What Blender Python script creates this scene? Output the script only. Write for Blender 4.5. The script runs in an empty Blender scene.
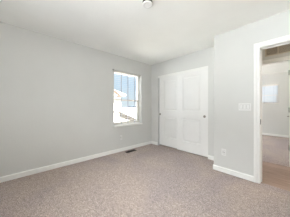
import bpy, bmesh, math, random
from mathutils import Vector
random.seed(7)
S = bpy.context.scene
COL = S.collection
PI = math.pi

# ------------------------------------------------------------------ camera
CAM_Z = 1.152
cam_d = bpy.data.cameras.new('camera')
cam = bpy.data.objects.new('camera', cam_d); COL.objects.link(cam)
cam.location = (0, 0, CAM_Z)
cam.rotation_euler = (PI/2, 0, math.radians(47.0))
cam_d.sensor_width = 36; cam_d.sensor_fit = 'HORIZONTAL'
cam_d.lens = 36*140.0/290
cam_d.shift_y = -2.0/290
cam_d.clip_start = 0.02; cam_d.clip_end = 2000
S.camera = cam

# ------------------------------------------------------------------ sky, sun, added fill lights
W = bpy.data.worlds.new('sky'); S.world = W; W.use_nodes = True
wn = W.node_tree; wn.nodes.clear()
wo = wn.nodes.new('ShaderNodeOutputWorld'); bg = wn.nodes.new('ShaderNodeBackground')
tc = wn.nodes.new('ShaderNodeTexCoord'); sep = wn.nodes.new('ShaderNodeSeparateXYZ')
rmp = wn.nodes.new('ShaderNodeValToRGB')
wn.links.new(tc.outputs['Generated'], sep.inputs[0]); wn.links.new(sep.outputs['Z'], rmp.inputs[0])
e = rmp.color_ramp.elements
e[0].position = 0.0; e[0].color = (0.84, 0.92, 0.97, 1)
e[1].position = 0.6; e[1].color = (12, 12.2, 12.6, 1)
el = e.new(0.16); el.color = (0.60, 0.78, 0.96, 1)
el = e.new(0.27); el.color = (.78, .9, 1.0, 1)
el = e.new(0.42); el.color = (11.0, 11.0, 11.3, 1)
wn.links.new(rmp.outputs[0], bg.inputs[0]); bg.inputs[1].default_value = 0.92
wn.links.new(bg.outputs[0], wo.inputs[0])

def light(name, kind, loc, rot, energy, color=(1, 1, 1), **kw):
    d = bpy.data.lights.new(name, kind); d.energy = energy; d.color = color
    for k, v in kw.items(): setattr(d, k, v)
    o = bpy.data.objects.new(name, d); COL.objects.link(o)
    o.location = loc; o.rotation_euler = rot
    return o
light('sun', 'SUN', (0, 0, 20), (math.radians(30), 0, math.radians(70)), 46.0, (1, .99, .97), angle=0.01)
# added fill light, set at an invented window behind the camera
light('fill_bedroom_back', 'AREA', (-1.15, -0.82, 1.40), (PI/2+math.radians(22), 0, 0), 31, (.93, .955, 1.0), shape='RECTANGLE', size=1.9, size_y=1.40)
# added fill light for the far room, at an invented side opening
light('fill_far_room', 'AREA', (-3.08, 5.6, 1.45), (PI/2+math.radians(38), 0, -PI/2), 26, (.90, .95, 1.0), shape='RECTANGLE', size=1.7, size_y=1.3)
# unseen warm fill light added to the hallway, right of the doorway
light('fill_hall', 'AREA', (1.25, 3.3, 2.36), (0, 0, 0), 20, (1.0, .84, .68), shape='DISK', size=0.28)

# unseen point fill added below the ceiling, above and left of the camera
light('fill_bedroom_top', 'POINT', (-.80, .35, 2.26), (0, 0, 0), 21, (1.0, .985, .98), shadow_soft_size=.10)

S.view_settings.view_transform = 'Standard'; S.view_settings.look = 'None'
S.view_settings.gamma = 1.0; S.view_settings.exposure = 0.07
S.view_settings.use_curve_mapping = False
S.cycles.use_denoising = True
S.cycles.max_bounces = 14; S.cycles.diffuse_bounces = 10
S.cycles.sample_clamp_indirect = 8

# ------------------------------------------------------------------ materials
def s2l(c): return tuple(((v/255)/12.92 if v/255 <= .04045 else ((v/255+.055)/1.055)**2.4) for v in c)
def mat(name, rgb, rough=.6, bump=None, mottle=None, metal=0.0, spec=.3):
    """bump = (scale, strength, distance); mottle = (scale, amount) procedural variation of the own colour"""
    m = bpy.data.materials.new(name); m.use_nodes = True
    nt = m.node_tree; p = nt.nodes['Principled BSDF']
    c = s2l(rgb)
    p.inputs['Base Color'].default_value = (*c, 1); p.inputs['Roughness'].default_value = rough
    p.inputs['Metallic'].default_value = metal
    p.inputs['Specular IOR Level'].default_value = spec
    t = nt.nodes.new('ShaderNodeTexCoord')
    sc, am = mottle or (3.0, .015)
    n = nt.nodes.new('ShaderNodeTexNoise'); n.inputs['Scale'].default_value = sc; n.inputs['Detail'].default_value = 4
    nt.links.new(t.outputs['Object'], n.inputs['Vector'])
    r = nt.nodes.new('ShaderNodeValToRGB')
    r.color_ramp.elements[0].position = .3; r.color_ramp.elements[1].position = .7
    r.color_ramp.elements[0].color = (*[v*(1-am) for v in c], 1)
    r.color_ramp.elements[1].color = (*[min(1, v*(1+am)) for v in c], 1)
    nt.links.new(n.outputs['Fac'], r.inputs[0]); nt.links.new(r.outputs[0], p.inputs['Base Color'])
    if bump:
        b = nt.nodes.new('ShaderNodeTexNoise'); b.inputs['Scale'].default_value = bump[0]; b.inputs['Detail'].default_value = 3
        nt.links.new(t.outputs['Object'], b.inputs['Vector'])
        k = nt.nodes.new('ShaderNodeBump'); k.inputs['Strength'].default_value = bump[1]; k.inputs['Distance'].default_value = bump[2]
        nt.links.new(b.outputs['Fac'], k.inputs['Height']); nt.links.new(k.outputs[0], p.inputs['Normal'])
    return m

M = {}
M['wall'] = mat('light_grey_wall_paint', (212, 212.5, 209.5), .85, bump=(45, .25, .003))
M['ceiling'] = mat('ceiling_paint', (242, 243, 240), .9, bump=(28, .35, .004))
M['trim'] = mat('white_trim_paint', (238, 238, 235), .45)
M['door'] = mat('white_door_paint', (236, 236, 234), .5)
M['vinyl'] = mat('white_vinyl', (222, 218, 211), .4)
M['slat'] = mat('white_blind_slat', (238, 238, 236), .5)
sn = M['slat'].node_tree
tl = sn.nodes.new('ShaderNodeBsdfTranslucent'); tl.inputs[0].default_value = (.86, .86, .90, 1)
mxs = sn.nodes.new('ShaderNodeMixShader'); mxs.inputs[0].default_value = .12
sn.links.new(sn.nodes['Principled BSDF'].outputs[0], mxs.inputs[1]); sn.links.new(tl.outputs[0], mxs.inputs[2])
sn.links.new(mxs.outputs[0], sn.nodes['Material Output'].inputs[0])
M['sheer'] = M['slat'].copy(); M['sheer'].name = 'thin_blind_slat'
[n for n in M['sheer'].node_tree.nodes if n.type == 'MIX_SHADER'][0].inputs[0].default_value = .35
M['plastic'] = mat('white_plastic', (230, 230, 228), .4)
M['grey_plastic'] = mat('grey_plastic', (176, 175, 172), .5)
M['slot'] = mat('dark_slot', (40, 38, 36), .7)
M['nickel'] = mat('satin_nickel', (150, 146, 138), .35, metal=.9)
M['bronze'] = mat('dark_bronze', (52, 42, 34), .45, metal=.5)
M['dark_brown'] = mat('dark_brown_metal', (34, 28, 24), .6)
M['grille'] = mat('cream_grille_paint', (205, 197, 182), .6)
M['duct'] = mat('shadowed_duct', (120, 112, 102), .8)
M['siding'] = mat('pale_siding', (222, 214, 200), .8)
M['roof'] = mat('russet_roof', (200, 188, 176), .85, mottle=(2.2, .25))
M['russet'] = mat('russet_trim', (84, 70, 60), .85)
M['fascia'] = mat('tan_fascia', (54, 48, 41), .8)
M['ground'] = mat('pale_dry_ground', (201, 202, 204), .95, mottle=(.08, .2))
M['hill'] = mat('blue_grey_ridge', (34, 42, 52), .95)
M['cord'] = mat('blind_cord', (170, 175, 188), .7)

def carpet_material():
    m = bpy.data.materials.new('heathered_carpet'); m.use_nodes = True
    nt = m.node_tree; N = nt.nodes; L = nt.links; p = N['Principled BSDF']
    p.inputs['Roughness'].default_value = 1.0; p.inputs['Specular IOR Level'].default_value = .05
    p.inputs['Sheen Weight'].default_value = .1
    t = N.new('ShaderNodeTexCoord')
    def noise(sc, det, dist=0, rough=.6):
        n = N.new('ShaderNodeTexNoise'); n.inputs['Scale'].default_value = sc; n.inputs['Detail'].default_value = det
        n.inputs['Distortion'].default_value = dist; n.inputs['Roughness'].default_value = rough
        L.new(t.outputs['Object'], n.inputs['Vector']); return n
    fine = noise(95, 4, 0, .75); mid = noise(30, 4, .8, .75); big = noise(.9, 3, .8)
    r1 = N.new('ShaderNodeValToRGB')
    a = r1.color_ramp.elements
    a[0].position = .36; a[0].color = (*s2l((120, 110, 107)), 1)
    a[1].position = .64; a[1].color = (*s2l((210, 197, 191)), 1)
    L.new(fine.outputs['Fac'], r1.inputs[0])
    r2 = N.new('ShaderNodeValToRGB'); a = r2.color_ramp.elements
    a[0].position = .36; a[0].color = (.72, .715, .72, 1)
    a[1].position = .62; a[1].color = (1.12, 1.11, 1.09, 1)
    L.new(mid.outputs['Fac'], r2.inputs[0])
    r3 = N.new('ShaderNodeValToRGB'); a = r3.color_ramp.elements
    a[0].position = .4; a[0].color = (.88, .87, .905, 1)
    a[1].position = .6; a[1].color = (1.02, .985, .95, 1)
    L.new(big.outputs['Fac'], r3.inputs[0])
    m1 = N.new('ShaderNodeMix'); m1.data_type = 'RGBA'; m1.blend_type = 'MULTIPLY'; m1.inputs[0].default_value = 1
    L.new(r1.outputs[0], m1.inputs[6]); L.new(r2.outputs[0], m1.inputs[7])
    m2 = N.new('ShaderNodeMix'); m2.data_type = 'RGBA'; m2.blend_type = 'MULTIPLY'; m2.inputs[0].default_value = 1
    L.new(m1.outputs[2], m2.inputs[6]); L.new(r3.outputs[0], m2.inputs[7])
    L.new(m2.outputs[2], p.inputs['Base Color'])
    b = N.new('ShaderNodeBump'); b.inputs['Strength'].default_value = .6; b.inputs['Distance'].default_value = .008
    L.new(mid.outputs['Fac'], b.inputs['Height']); L.new(b.outputs[0], p.inputs['Normal'])
    return m
M['carpet'] = carpet_material()

def plank_material():
    m = bpy.data.materials.new('wood_plank_floor'); m.use_nodes = True
    nt = m.node_tree; N = nt.nodes; L = nt.links; p = N['Principled BSDF']
    p.inputs['Roughness'].default_value = .5
    t = N.new('ShaderNodeTexCoord')
    br = N.new('ShaderNodeTexBrick')
    br.inputs['Scale'].default_value = 1.0
    br.inputs['Brick Width'].default_value = 1.2; br.inputs['Row Height'].default_value = .18
    br.inputs['Mortar Size'].default_value = .003
    br.inputs['Color1'].default_value = (*s2l((158, 134, 120)), 1)
    br.inputs['Color2'].default_value = (*s2l((132, 110, 97)), 1)
    br.inputs['Mortar'].default_value = (*s2l((104, 84, 70)), 1)
    L.new(t.outputs['Object'], br.inputs['Vector'])
    mp = N.new('ShaderNodeMapping'); mp.inputs['Scale'].default_value = (2, 26, 1)
    L.new(t.outputs['Object'], mp.inputs['Vector'])
    n = N.new('ShaderNodeTexNoise'); n.inputs['Scale'].default_value = 2.2; n.inputs['Detail'].default_value = 5
    L.new(mp.outputs[0], n.inputs['Vector'])
    r = N.new('ShaderNodeValToRGB'); a = r.color_ramp.elements
    a[0].position = .35; a[0].color = (.72, .70, .68, 1); a[1].position = .65; a[1].color = (1.08, 1.06, 1.05, 1)
    L.new(n.outputs['Fac'], r.inputs[0])
    mx = N.new('ShaderNodeMix'); mx.data_type = 'RGBA'; mx.blend_type = 'MULTIPLY'; mx.inputs[0].default_value = 1
    L.new(br.outputs['Color'], mx.inputs[6]); L.new(r.outputs[0], mx.inputs[7])
    L.new(mx.outputs[2], p.inputs['Base Color'])
    return m
M['plank'] = plank_material()

def glass_material():
    m = bpy.data.materials.new('window_glass'); m.use_nodes = True
    nt = m.node_tree; nt.nodes.clear()
    o = nt.nodes.new('ShaderNodeOutputMaterial'); mx = nt.nodes.new('ShaderNodeMixShader')
    tr = nt.nodes.new('ShaderNodeBsdfTransparent'); gl = nt.nodes.new('ShaderNodeBsdfGlossy')
    tr.inputs[0].default_value = (.96, .98, .98, 1); gl.inputs['Roughness'].default_value = .02
    f = nt.nodes.new('ShaderNodeFresnel'); f.inputs['IOR'].default_value = 1.35
    nt.links.new(f.outputs[0], mx.inputs[0]); nt.links.new(tr.outputs[0], mx.inputs[1]); nt.links.new(gl.outputs[0], mx.inputs[2])
    nt.links.new(mx.outputs[0], o.inputs[0])
    return m
M['glass'] = glass_material()

# ------------------------------------------------------------------ helpers
class MB:
    """collects shapes for ONE mesh object"""
    def __init__(self): self.bm = bmesh.new()
    def box(self, x0, x1, y0, y1, z0, z1, bevel=0, seg=2):
        tmp = bmesh.new()
        bmesh.ops.create_cube(tmp, size=1)
        for v in tmp.verts:
            v.co = Vector((x0+(v.co.x+.5)*(x1-x0), y0+(v.co.y+.5)*(y1-y0), z0+(v.co.z+.5)*(z1-z0)))
        if bevel:
            bmesh.ops.bevel(tmp, geom=list(tmp.edges), offset=bevel, segments=seg, profile=.5, affect='EDGES')
        self._merge(tmp); return self
    def _merge(self, tmp):
        mp = {}
        for v in tmp.verts: mp[v] = self.bm.verts.new(v.co)
        for f in tmp.faces:
            nf = self.bm.faces.new([mp[v] for v in f.verts]); nf.smooth = f.smooth
        tmp.free()
    def prism(self, pts, z0, z1, axis='z'):
        """extrude a 2-D outline; axis z: (x,y), axis x: (y,z), axis y: (x,z)"""
        def P(a, b, h):
            return {'z': (a, b, h), 'x': (h, a, b), 'y': (a, h, b)}[axis]
        lo = [self.bm.verts.new(P(a, b, z0)) for a, b in pts]
        hi = [self.bm.verts.new(P(a, b, z1)) for a, b in pts]
        n = len(pts)
        self.bm.faces.new(lo); self.bm.faces.new(hi)
        for i in range(n):
            self.bm.faces.new((lo[i], lo[(i+1) % n], hi[(i+1) % n], hi[i]))
        return self
    def lathe(self, prof, c, axis='z', seg=40):
        """prof: (radius, height) pairs around axis through c"""
        rings = []
        for r, h in prof:
            ring = []
            for k in range(seg):
                a = 2*PI*k/seg; u, w = r*math.cos(a), r*math.sin(a)
                d = {'z': (u, w, h), 'y': (u, h, w), 'x': (h, u, w)}[axis]
                ring.append(self.bm.verts.new((c[0]+d[0], c[1]+d[1], c[2]+d[2])))
            rings.append(ring)
        for a, b in zip(rings, rings[1:]):
            for k in range(seg):
                f = self.bm.faces.new((a[k], a[(k+1) % seg], b[(k+1) % seg], b[k])); f.smooth = True
        self.bm.faces.new(rings[0]); self.bm.faces.new(rings[-1])
        return self
    def build(self, name, material, parent=None, loc=None):
        bmesh.ops.recalc_face_normals(self.bm, faces=self.bm.faces)
        me = bpy.data.meshes.new(name); self.bm.to_mesh(me); self.bm.free()
        me.materials.append(material)
        if loc is not None:
            for v in me.vertices: v.co -= Vector(loc)
        o = bpy.data.objects.new(name, me); COL.objects.link(o)
        if loc is not None: o.location = loc
        if parent is not None:
            o.parent = parent
            wl = Vector((0, 0, 0)); q = parent
            while q is not None: wl = wl + Vector(q.location); q = q.parent
            if loc is None: o.location = -wl          # meshes are written in world coordinates
            else: o.location = Vector(loc) - wl
        return o

def empty(name, loc):
    o = bpy.data.objects.new(name, None); COL.objects.link(o); o.location = loc; o.empty_display_size = .1
    return o
def tag(o, label=None, cat=None, group=None, kind=None):
    if label: o['label'] = label
    if cat: o['category'] = cat
    if group: o['group'] = group
    if kind: o['kind'] = kind
    return o
def struct(o, label=None, cat=None): return tag(o, label, cat, kind='structure')

def rounded_hole_wall(mb, P, outer, hole, r, depth, seg=5):
    """solid wall with one rectangular opening whose front edge is rounded. P(u, v, d) -> world; d = depth into the wall"""
    (u0, u1, v0, v1), (a0, a1, b0, b1) = outer, hole
    def rect(o, d): return [mb.bm.verts.new(P(*q, d)) for q in ((a0-o, b0-o), (a1+o, b0-o), (a1+o, b1+o), (a0-o, b1+o))]
    of = [mb.bm.verts.new(P(*q, 0)) for q in ((u0, v0), (u1, v0), (u1, v1), (u0, v1))]
    ob = [mb.bm.verts.new(P(*q, depth)) for q in ((u0, v0), (u1, v0), (u1, v1), (u0, v1))]
    loops = [of]
    for k in range(seg+1):
        t = PI/2*k/seg
        loops.append(rect(r-r*math.sin(t), r-r*math.cos(t)))
    loops.append(rect(0, depth)); loops.append(ob)
    for j, (A, B) in enumerate(zip(loops, loops[1:])):
        for i in range(4):
            f = mb.bm.faces.new((A[i], A[(i+1) % 4], B[(i+1) % 4], B[i]))
    for i in range(4): mb.bm.faces.new((of[i], ob[i], ob[(i+1) % 4], of[(i+1) % 4]))

# ------------------------------------------------------------------ dimensions (metres, camera at x=y=0)
H = 2.44
XL = -3.05          # window wall
YC = 3.117          # closet wall
YR = 2.683          # wall with the doorway
XC = -1.03          # outer corner of that wall
XR = 0.80; YB = -0.62
DX0, DX1, DH = -0.355, 0.455, 2.03      # doorway opening
HY0, HY1 = 2.80, 3.79                   # hallway
FX0, FX1, FY0, FY1 = -0.87, -0.065, 3.79, 3.90   # far doorway
WY0, WY1, WZ0, WZ1 = 1.804, 2.706, .67, 2.06     # bedroom window

# ------------------------------------------------------------------ floors and ceilings
struct(MB().box(XL-.2, XR+.12, YB-.2, YR+.05, -.08, 0).box(XL-.2, XC+.12, YR+.05, 3.95, -.08, 0).build('floor', M['carpet']),
       'mottled beige-grey carpet covering the empty bedroom floor', 'floor')
struct(MB().box(XC+.12, 2.2, YR+.05, 3.83, -.08, -.004).build('floor_hall', M['plank']),
       'brown wood plank floor of the hallway through the open doorway', 'floor')
struct(MB().box(-3.1, 1.4, 3.83, 7.55, -.08, 0).build('floor_far_room', M['carpet']),
       'grey carpet in the room across the hallway', 'floor')
struct(MB().box(XL-.2, XR+.12, YB-.2, YR+.06, H, H+.1).box(XL-.2, XC+.12, YR+.06, 3.95, H, H+.1).build('ceiling', M['ceiling']),
       'white textured bedroom ceiling', 'ceiling')
struct(MB().box(XC+.12, 2.2, YR+.06, 3.84, H, H+.1).build('ceiling_hall', M['ceiling']), 'ceiling of the hallway beyond the doorway', 'ceiling')
struct(MB().box(-3.1, 1.4, 3.84, 7.55, H, H+.1).build('ceiling_far_room', M['ceiling']), 'white ceiling of the room across the hallway', 'ceiling')

# ------------------------------------------------------------------ walls
b = MB()
rounded_hole_wall(b, lambda u, v, d: (XL-d, u, v), (YB-.2, 3.95, -.08, H), (WY0, WY1, WZ0, WZ1), .016, .2)
struct(b.build('wall_left', M['wall']), 'long light grey wall with the bedroom window', 'wall')

# closet wall, opening for the sliding doors
CX0, CX1, CH, CT = -2.78, -1.305, 2.05, 3.235
b = MB().box(XL, CX0, YC, CT, 0, H).box(CX0, CX1, YC, CT, CH, H).box(CX1, XC, YC, CT, 0, H)
struct(b.build('wall_closet', M['wall']), 'light grey wall around the white closet doors', 'wall')
struct(MB().box(XL, XC, 3.85, 3.95, 0, H).build('wall_closet_back', M['wall']), 'back wall inside the closet', 'wall')

# wall with the doorway: rounded outer corner
R = .035
arc = [(XC+R-R*math.sin(PI/2*k/8), YR+R-R*math.cos(PI/2*k/8)) for k in range(9)]   # (XC+R,YR) -> (XC,YR+R)
pts = [(DX0-.012, HY0), (DX0-.012, YR)] + arc + [(XC, 3.95), (XC+.12, 3.95), (XC+.12, HY0)]
b = MB().prism(pts, 0, H)
b.box(DX0-.012, DX1+.012, YR, HY0, DH+.012, H).box(DX1+.012, XR+.12, YR, HY0, 0, H)
struct(b.build('wall_right', M['wall']), 'light grey wall with light switches beside the open doorway', 'wall')
# unseen side and back wall, the latter with an opening added for the fill light
struct(MB().box(XR, XR+.12, YB-.2, YR, 0, H).build('wall_side', M['wall']), 'light grey wall right of the camera', 'wall')
b = MB()
rounded_hole_wall(b, lambda u, v, d: (u, YB-d, v), (XL, XR, 0, H), (-2.1, -.2, .67, 2.12), .016, .14)
struct(b.build('wall_back', M['wall']), 'light grey wall behind the camera with an added window', 'wall')

# hallway and far room walls
b = MB().box(-3.1, FX0-.012, FY0, FY1, 0, H).box(FX0-.012, FX1+.012, FY0, FY1, DH+.012, H).box(FX1+.012, 2.2, FY0, FY1, 0, H)
struct(b.build('wall_hall', M['wall']), 'hallway wall with the far doorway and return air grille', 'wall')
struct(MB().box(2.1, 2.2, HY0, FY0, 0, H).box(XR+.12, 2.2, YR, HY0, 0, H).build('wall_hall_end', M['wall']), 'end wall of the hallway', 'wall')
b = MB()
rounded_hole_wall(b, lambda u, v, d: (u, 7.42+d, v), (-3.1, 1.4, 0, H), (-1.30, -.425, 1.25, 2.02), .014, .13)
struct(b.build('wall_far_room', M['wall']), 'light grey far wall of the room across the hallway, with a small window', 'wall')
b = MB()
rounded_hole_wall(b, lambda u, v, d: (-2.85-d, u, v), (FY1, 7.42, 0, H), (4.75, 6.45, .8, 2.1), .014, .13)  # opening added for the far room's fill light
struct(b.build('wall_far_room_left', M['wall']), 'left wall of the far room', 'wall')
struct(MB().box(1.3, 1.4, FY1, 7.42, 0, H).build('wall_far_room_right', M['wall']), 'right wall of the far room', 'wall')

# ------------------------------------------------------------------ baseboards
BH, BT = .083, .014
def base_profile(h=BH, t=BT): return [(0, 0), (t, 0), (t, h-.012), (t*.45, h), (0, h)]
def baseboard(name, p0, p1, n, label=None):
    """board from p0 to p1 on the floor, n = unit normal into the room"""
    b = MB(); prof = base_profile()
    A = [b.bm.verts.new((p0[0]+n[0]*t, p0[1]+n[1]*t, h)) for t, h in prof]
    B = [b.bm.verts.new((p1[0]+n[0]*t, p1[1]+n[1]*t, h)) for t, h in prof]
    b.bm.faces.new(A); b.bm.faces.new(B)
    for i in range(len(prof)):
        j = (i+1) % len(prof); b.bm.faces.new((A[i], A[j], B[j], B[i]))
    return struct(b.build(name, M['trim']), label, 'baseboard')
baseboard('baseboard_left', (XL, YB), (XL, YC), (1, 0), 'white baseboard along the window wall')
baseboard('baseboard_closet_left', (XL+BT, YC), (CX0, YC), (0, -1), 'short white baseboard left of the closet doors')
baseboard('baseboard_closet_right', (CX1, YC), (XC, YC), (0, -1), 'short white baseboard right of the closet doors')
baseboard('baseboard_corner', (XC, YR+R), (XC, YC-BT), (-1, 0), 'white baseboard on the short return beside the closet')
baseboard('baseboard_right', (XC-.002, YR), (DX0-.08, YR), (0, -1), 'white baseboard below the light switches')
baseboard('baseboard_side', (XR, YB), (XR, YR), (-1, 0), 'white baseboard right of the camera')
baseboard('baseboard_far_room', (-2.85, 7.42), (1.3, 7.42), (0, -1), 'white baseboard at the far wall of the room across the hallway')

# ------------------------------------------------------------------ door casings
def casing(name, x0, x1, h, yf, d, yb, label, sides=(True, True), wall_t=True):
    """jamb lining plus flat-profile casing on the face y=yf (d=-1: faces -y)"""
    CW, CTK = .070, .017
    b = MB()
    # jamb lining
    b.box(x0-.012, x0, min(yf, yb), max(yf, yb), 0, h).box(x1, x1+.012, min(yf, yb), max(yf, yb), 0, h)
    b.box(x0-.012, x1+.012, min(yf, yb), max(yf, yb), h, h+.012)
    # door stop
    ym = (yf+yb)/2+.012
    b.box(x0, x0+.010, ym, ym+.03, 0, h).box(x1-.010, x1, ym, ym+.03, 0, h).box(x0, x1, ym, ym+.03, h-.010, h)
    root = struct(b.build(name, M['trim']), label, 'door frame')
    c = MB()
    g = .006
    prof = [(0, 0), (0, .009), (.004, .011), (.034, .011), (.040, .017), (.067, .017), (CW, .014), (CW, 0)]   # (outwards, thickness)
    for y, s in ((yf, d), (yb, -d)):
        rows = []
        for px, pz, ux, uz in ((x0-g, 0, -1, 0), (x0-g, h+g, -1, 1), (x1+g, h+g, 1, 1), (x1+g, 0, 1, 0)):
            rows.append([c.bm.verts.new((px+ux*o, y+s*t, pz+uz*o)) for o, t in prof])
        for A, B in zip(rows, rows[1:]):
            for i in range(len(prof)):
                j = (i+1) % len(prof); c.bm.faces.new((A[i], A[j], B[j], B[i]))
        c.bm.faces.new(rows[0]); c.bm.faces.new(rows[-1])
    c.build('casing', M['trim'], root)
    return root
tr1 = casing('trim_1', DX0, DX1, DH, YR, -1, HY0, 'white casing and jamb of the open bedroom doorway')
MB().box(DX0-.0005, DX0+.003, YR+.004, YR+.050, .882, .958, .001, 1).build('strike_plate', M['bronze'], tr1)
tr2 = casing('trim_2', FX0, FX1, DH, FY0, -1, FY1, 'white casing and jamb of the doorway across the hallway')

# ------------------------------------------------------------------ panel doors
def panel_slab(mb, P, w, h, panels, th):
    """door leaf; P(u, v, d): u across, v up, d depth from front; panels = (u0,u1,v0,v1); both faces moulded"""
    us = sorted({0, w} | {p[0] for p in panels} | {p[1] for p in panels})
    vs = sorted({0, h} | {p[2] for p in panels} | {p[3] for p in panels})
    V = {}
    def vt(u, v, d):
        k = (round(u, 5), round(v, 5), round(d, 5))
        if k not in V: V[k] = mb.bm.verts.new(P(u, v, d))
        return V[k]
    for face, sgn in ((0, 1), (th, -1)):
        for i in range(len(us)-1):
            for j in range(len(vs)-1):
                q = (us[i], us[i+1], vs[j], vs[j+1])
                hit = [p for p in panels if p[0] <= q[0]+1e-6 and p[1] >= q[1]-1e-6 and p[2] <= q[2]+1e-6 and p[3] >= q[3]-1e-6]
                if not hit:
                    mb.bm.faces.new((vt(q[0], q[2], face), vt(q[1], q[2], face), vt(q[1], q[3], face), vt(q[0], q[3], face)))
        for p in panels:
            loops = []
            for ins, dep in ((0, 0), (.003, .018), (.030, .018), (.042, .004)):
                loops.append([vt(p[0]+ins, p[2]+ins, face+sgn*dep), vt(p[1]-ins, p[2]+ins, face+sgn*dep),
                              vt(p[1]-ins, p[3]-ins, face+sgn*dep), vt(p[0]+ins, p[3]-ins, face+sgn*dep)])
            for A, B in zip(loops, loops[1:]):
                for i in range(4): mb.bm.faces.new((A[i], A[(i+1) % 4], B[(i+1) % 4], B[i]))
            mb.bm.faces.new(loops[-1])
    for (ua, va), (ub, vb) in (((0, 0), (w, 0)), ((w, 0), (w, h)), ((w, h), (0, h)), ((0, h), (0, 0))):
        # side strips follow the grid lines so the leaf stays closed
        if va == vb: seq = [(u, va) for u in (us if ua < ub else us[::-1])]
        else: seq = [(ua, v) for v in (vs if va < vb else vs[::-1])]
        for s, t in zip(seq, seq[1:]):
            mb.bm.faces.new((vt(*s, 0), vt(*t, 0), vt(*t, th), vt(*s, th)))

def closet_door(x0, x1, y, label, pull_u):
    w, h, z0, th = x1-x0, 1.983, .024, .040
    t = empty('closet_door', ((x0+x1)/2, y, z0))
    tag(t, label, 'closet door', 'sliding closet doors')
    b = MB(); st = .168
    panel_slab(b, lambda u, v, d: (x0+u, y+d, z0+v), w, h, [(st, w-st, .245, .835), (st, w-st, 1.015, h-.105)], th)
    b.build('panel', M['door'], t)
    pu = MB()
    pu.lathe([(.0, -.0005), (.028, -.0005), (.030, -.003), (.026, -.004), (.023, -.0015), (.018, .0), (.0, .0)], (x0+pull_u, y-.001, .925), 'y', 32)
    p = pu.build('finger_pull', M['nickel'], t)
    tag(p, 'round nickel finger pull')
    return t
cr = closet_door(-2.125, CX1-.002, 3.140, 'white panelled sliding closet door on the right, in front, with dark round pull at its right edge', .815-.085)
cl = closet_door(CX0+.004, -1.965, 3.184, 'white panelled sliding closet door on the left, nearest the window and sliding behind the other', .03)
struct(MB().box(CX0, CX1, YC+.004, YC+.020, 1.995, CH, .002, 1).box(CX0, CX1, YC+.020, 3.232, 2.012, CH).build('trim_3', M['trim']),
       'white track cover above the closet doors', 'trim')

# ------------------------------------------------------------------ bedroom window
def make_window(name, P, w, h, label, rail=.5, fr=.045, sash=.035):
    """vinyl single-hung window; P(u, v, d0) maps across, up, depth from its room side"""
    def bx(mb, u0, u1, v0, v1, d0, d1):
        a, c = P(u0, v0, d0), P(u1, v1, d1)
        mb.box(min(a[0], c[0]), max(a[0], c[0]), min(a[1], c[1]), max(a[1], c[1]), min(a[2], c[2]), max(a[2], c[2]))
    f = MB()
    bx(f, 0, fr, 0, h, 0, .08); bx(f, w-fr, w, 0, h, 0, .08); bx(f, fr, w-fr, 0, fr, 0, .08); bx(f, fr, w-fr, h-fr, h, 0, .08)
    root = struct(f.build(name, M['vinyl']), label, 'window')
    zr = h*rail
    s = MB()
    bx(s, fr, w-fr, zr-.02, zr+.02, .012, .045)
    bx(s, fr, fr+sash, fr, zr-.02, .012, .045); bx(s, w-fr-sash, w-fr, fr, zr-.02, .012, .045); bx(s, fr+sash, w-fr-sash, fr, fr+sash, .012, .045)
    s.build('sash', M['vinyl'], root)
    g = MB(); bx(g, fr+sash, w-fr-sash, fr+sash, zr-.02, .026, .030); g.build('pane', M['glass'], root)
    g = MB(); bx(g, fr, w-fr, zr+.02, h-fr, .052, .056); g.build('pane', M['glass'], root)
    return root
w1 = make_window('window_1', lambda u, v, d: (XL-.115-d, WY0+u, WZ0+v), WY1-WY0, WZ1-WZ0, 'white vinyl window in the left wall looking out to pale houses and sky', rail=.468, fr=.034)
MB().box(XL-.115, XL+.032, WY0-.02, WY1+.02, WZ0-.034, WZ0+.003, .012, 4).build('window_sill', M['trim'], w1)
w2 = make_window('window_2', lambda u, v, d: (-1.30+u, 7.49+d, 1.25+v), .875, .77, 'small white window in the room across the hallway', rail=.47, fr=.04)
w3 = make_window('window_added', lambda u, v, d: (-2.1+u, YB-.06-d, .67+v), 1.9, 1.45, 'added window for the fill light behind the camera')  # unseen window, added to go with the bedroom's back fill light

def blinds(P, w, h, label, tilt, pitch, ladders, depth=.048, smat=None, cw=.004):
    """horizontal blind hung in a window opening; P(u, v, d): d = 0 at the slat centre line, + towards the room"""
    root = empty('window_blind', P(w/2, h, 0)); tag(root, label, 'window blind')
    def bx(mb, u0, u1, v0, v1, d0, d1, bev=0):
        a, c = P(u0, v0, d0), P(u1, v1, d1)
        mb.box(min(a[0], c[0]), max(a[0], c[0]), min(a[1], c[1]), max(a[1], c[1]), min(a[2], c[2]), max(a[2], c[2]), bev, 1)
    m = MB(); bx(m, .006, w-.006, h-.030, h-.002, -.018, .022, .003); m.build('headrail', M['vinyl'], root)
    m = MB(); bx(m, .008, w-.008, .010, .026, -.022, .022, .003); m.build('bottom_rail', M['slat'], root)
    m = MB(); z = .026+pitch
    while z < h-.045:
        c, s = math.cos(tilt)*depth/2, math.sin(tilt)*depth/2; th = .0006
        q = [(-c, z-s-th), (0, z+.0010-th), (c, z+s-th), (c, z+s+th), (0, z+.0010+th), (-c, z-s+th)]
        A = [m.bm.verts.new(P(.008, v, d)) for d, v in q]; B = [m.bm.verts.new(P(w-.008, v, d)) for d, v in q]
        m.bm.faces.new(A); m.bm.faces.new(B)
        for i in range(6): m.bm.faces.new((A[i], A[(i+1) % 6], B[(i+1) % 6], B[i]))
        z += pitch
    m.build('slats', smat or M['slat'], root)
    for u in ladders:
        m = MB()
        bx(m, u-cw, u+cw, .02, h-.03, -depth/2-.002, -depth/2-.0005); bx(m, u-cw, u+cw, .02, h-.03, depth/2+.0005, depth/2+.002)
        bx(m, u-.001, u+.001, .02, h-.03, -.001, .001)
        m.build('ladder_cord', M['cord'], root)
    return root
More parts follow.
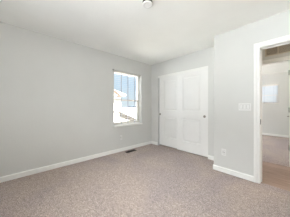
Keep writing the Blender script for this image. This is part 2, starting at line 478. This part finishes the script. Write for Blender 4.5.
blinds(lambda u, v, d: (XL-.07+d, WY0+u, WZ0+.003+v), WY1-WY0, WZ1-WZ0-.003,
       'open white horizontal blind hanging in the bedroom window', math.radians(-4), .050, (.252, .466, .70), .018)
blinds(lambda u, v, d: (-1.30+u, 7.455-d, 1.25+v), .875, .77,
       'white horizontal blind in the small window of the room across the hallway', math.radians(30), .042, (.15, .44, .73), .048, M['sheer'], .0012)

# ------------------------------------------------------------------ door of the far room, standing open
hx = FX1
droot = empty('door_1', (hx, FY1, 0)); struct(droot, 'open white door of the room across the hallway', 'door')
b = MB(); dw = .79
panel_slab(b, lambda u, v, d: (hx-.001+d, FY1+.008+u, .012+v), dw, 2.01, [(.12, dw-.12, .25, .84), (.12, dw-.12, 1.02, 1.88)], .035)
b.build('leaf', M['door'], droot)
for z in (.35, 1.085, 1.81):
    hg = MB().lathe([(0, -.048), (.010, -.048), (.010, .048), (0, .048)], (hx-.010, FY1+.002, z), 'z', 16)
    hg.box(hx-.003, hx-.0008, FY1-.055, FY1, z-.048, z+.045)
    hg.build('hinge', M['bronze'], droot)
hd = MB()
hd.lathe([(0, 0), (.031, 0), (.029, -.008), (.012, -.011), (.011, -.048), (0, -.048)], (hx-.001, FY1+.008+dw-.065, .925), 'x', 24)
hd.box(hx-.060, hx-.046, FY1+dw-.175, FY1+dw-.045, .916, .934, .004, 2)
hd.build('door_handle', M['nickel'], droot)

# ------------------------------------------------------------------ return air grille above the far doorway
g = empty('return_air_grille', (-.03, FY0, 2.18)); tag(g, 'cream return air grille on the hallway wall above the far doorway', 'air vent')
gx0, gx1, gz0, gz1 = -.425, .365, 2.175, 2.425
m = MB().box(gx0, gx1, FY0-.010, FY0, gz0, gz0+.026, .002, 1).box(gx0, gx1, FY0-.010, FY0, gz1-.026, gz1, .002, 1)
m.box(gx0, gx0+.022, FY0-.010, FY0, gz0, gz1, .002, 1).box(gx1-.022, gx1, FY0-.010, FY0, gz0, gz1, .002, 1)
m.build('frame', M['grille'], g)
for k in range(1, 4):
    x = gx0+.005+k*.1925
    MB().box(x-.010, x+.010, FY0-.012, FY0-.001, gz0+.02, gz1-.02).build('divider', M['grille'], g)
m = MB()
z = gz0+.032
while z < gz1-.03:
    m.prism([(FY0-.010, z), (FY0-.008, z-.001), (FY0-.001, z+.008), (FY0-.003, z+.009)], gx0+.02, gx1-.02, 'x'); z += .0125
m.build('louvres', M['grille'], g)
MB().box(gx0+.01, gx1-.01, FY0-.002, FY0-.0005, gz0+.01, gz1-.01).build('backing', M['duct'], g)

# ------------------------------------------------------------------ smoke alarm on the ceiling
sx, sy = -1.228, 1.187
t = empty('smoke_alarm', (sx, sy, H)); tag(t, 'round white smoke alarm on the ceiling', 'smoke alarm')
MB().lathe([(0, 0), (.066, 0), (.066, -.010), (0, -.010)], (sx, sy, H), 'z', 48).build('base', M['plastic'], t)
MB().lathe([(0, -.010), (.060, -.010), (.060, -.040), (0, -.040)], (sx, sy, H), 'z', 48).build('vent_ring', M['slot'], t)
MB().lathe([(0, -.040), (.062, -.040), (.063, -.044), (.060, -.050), (.052, -.053), (.044, -.053), (.042, -.051), (.030, -.052), (0, -.0525)], (sx, sy, H), 'z', 48).build('cover', M['plastic'], t)
MB().lathe([(0, -.050), (.010, -.050), (.010, -.054), (.008, -.055), (0, -.055)], (sx+.018, sy-.016, H), 'z', 20).build('test_button', M['plastic'], t)

# ------------------------------------------------------------------ floor register
rx, ry, rl, rw = -2.885, 2.19, .305, .115
t = empty('floor_register', (rx, ry, 0)); tag(t, 'dark brown floor register in the carpet under the window', 'floor vent')
m = MB().box(rx-rw/2, rx+rw/2, ry-rl/2, ry-rl/2+.016, 0, .007, .001, 1).box(rx-rw/2, rx+rw/2, ry+rl/2-.016, ry+rl/2, 0, .007, .001, 1)
m.box(rx-rw/2, rx-rw/2+.014, ry-rl/2, ry+rl/2, 0, .007, .001, 1).box(rx+rw/2-.014, rx+rw/2, ry-rl/2, ry+rl/2, 0, .007, .001, 1)
m.build('frame', M['dark_brown'], t)
m = MB()
for k in range(1, 14):
    y = ry-rl/2+.014+k*(rl-.028)/14
    m.box(rx-rw/2+.012, rx+rw/2-.012, y-.003, y+.003, .001, .006)
m.box(rx-.004, rx+.004, ry-rl/2+.014, ry+rl/2-.014, .001, .006)
m.build('louvres', M['dark_brown'], t)
MB().box(rx-rw/2+.01, rx+rw/2-.01, ry-rl/2+.01, ry+rl/2-.01, .0002, .001).build('damper', M['slot'], t)

# ------------------------------------------------------------------ switch plate and outlets
sx, sz = -.548, 1.146
t = empty('light_switch', (sx, YR, sz)); tag(t, 'white three-gang light switch plate beside the doorway casing', 'light switch')
MB().box(sx-.083, sx+.083, YR-.006, YR, sz-.058, sz+.058, .003, 2).build('plate', M['plastic'], t)
for k in (-1, 0, 1):
    x = sx+k*.046
    MB().box(x-.0195, x+.0195, YR-.0066, YR-.005, sz-.036, sz+.036).build('gap_shade', M['grey_plastic'], t)  # grey strip stands in for the shaded gap around each rocker
    m = MB().prism([(YR-.006, sz-.033), (YR-.0115, sz-.033), (YR-.007, sz), (YR-.0085, sz+.033), (YR-.006, sz+.033)], x-.0165, x+.0165, 'x')
    r = m.build('rocker', M['plastic'], t)
def outlet(P, label):
    """P(u, v, d): u across, v up, d out of the wall"""
    t = empty('power_outlet', P(0, 0, 0)); tag(t, label, 'power outlet', 'bedroom power outlets')
    def bx(mb, u, v, hu, hv, d0, d1, bev=0):
        a, c = P(u-hu, v-hv, d0), P(u+hu, v+hv, d1)
        mb.box(min(a[0], c[0]), max(a[0], c[0]), min(a[1], c[1]), max(a[1], c[1]), min(a[2], c[2]), max(a[2], c[2]), bev, 2)
    m = MB(); bx(m, 0, 0, .036, .058, 0, .006, .0025); m.build('plate', M['plastic'], t)
    m = MB(); bx(m, 0, 0, .019, .036, .0055, .0064); m.build('gap_shade', M['grey_plastic'], t)  # shade of the groove around the receptacles, put in as grey colour
    for s in (-1, 1):
        m = MB(); bx(m, 0, s*.0195, .0165, .014, .005, .0085, .0015); rc = m.build('receptacle', M['plastic'], t)
        m = MB(); bx(m, -.0065, s*.0195+.003, .001, .004, .0082, .0088); bx(m, .0065, s*.0195+.003, .001, .003, .0082, .0088)
        bx(m, 0, s*.0195-.007, .002, .002, .0082, .0088); m.build('slot', M['slot'], rc)
outlet(lambda u, v, d: (-.852+u, YR-d, .352+v), 'white power outlet low on the wall between closet and doorway')
outlet(lambda u, v, d: (XL+d, 1.995-u, .354+v), 'white power outlet low on the wall under the window')
t = empty('wall_hook', (XL, 1.775, 2.06)); tag(t, 'tiny grey hook on the wall at the top left of the window', 'hook')
MB().lathe([(0, 0), (.022, 0), (.022, .006), (.009, .009), (.008, .024), (.014, .027), (.014, .033), (0, .035)], (XL, 1.775, 2.06), 'x', 24).build('knob', M['grey_plastic'], t)

# ------------------------------------------------------------------ outside: two neighbouring houses, ground, far ridge
struct(MB().box(-700, XL-.3, -500, 900, -3.2, -3.0).build('ground', M['ground']), 'pale dry ground outside the window', 'ground')
h = empty('house', (-11, 3.5, -3)); tag(h, 'pale neighbouring house with a russet roof, left in the window view', 'house')
MB().box(-15, -9.0, 0.0, 5.95, -3, 1.95).build('wall', M['siding'], h)
m = MB(); m.prism([(-8.7, 1.93), (-8.7, 2.05), (-12, 3.1), (-15.3, 2.05), (-15.3, 1.93)], -.3, 6.15, 'y'); m.build('roof', M['roof'], h)
m = MB().prism([(4.85, 1.95), (5.6, 1.95), (5.22, 2.25)], -10.2, -8.75, 'x'); m.build('dormer', M['siding'], h)
m = MB().prism([(4.66, 1.88), (4.88, 1.88), (5.22, 2.14), (5.56, 1.88), (5.78, 1.88), (5.22, 2.34)], -10.3, -8.65, 'x'); m.build('dormer_roof', M['russet'], h)
h = empty('house', (-8.5, 5.6, -3)); tag(h, 'low cream house wing with a sloping tan roof edge in front of the russet-roofed house', 'house')
m = MB().prism([(4.0, -3), (7.35, -3), (7.35, -.10), (5.25, .70), (4.0, .72)], -8.95, -8.1, 'x'); m.build('wall', M['siding'], h)
m = MB().prism([(5.15, .50), (7.6, -.46), (7.6, -.14), (5.15, .82)], -8.98, -8.0, 'x'); m.build('roof_edge', M['fascia'], h)
m = MB()
for i in range(60):
    y0 = -300+i*20
    z1 = 1.2+1.2*math.sin(i*.7)+.8*math.sin(i*1.9)
    m.box(-330, -320, y0, y0+20, -3, z1)
struct(m.build('hills', M['hill']), 'low blue-grey ridge on the horizon outside the window', 'hill')
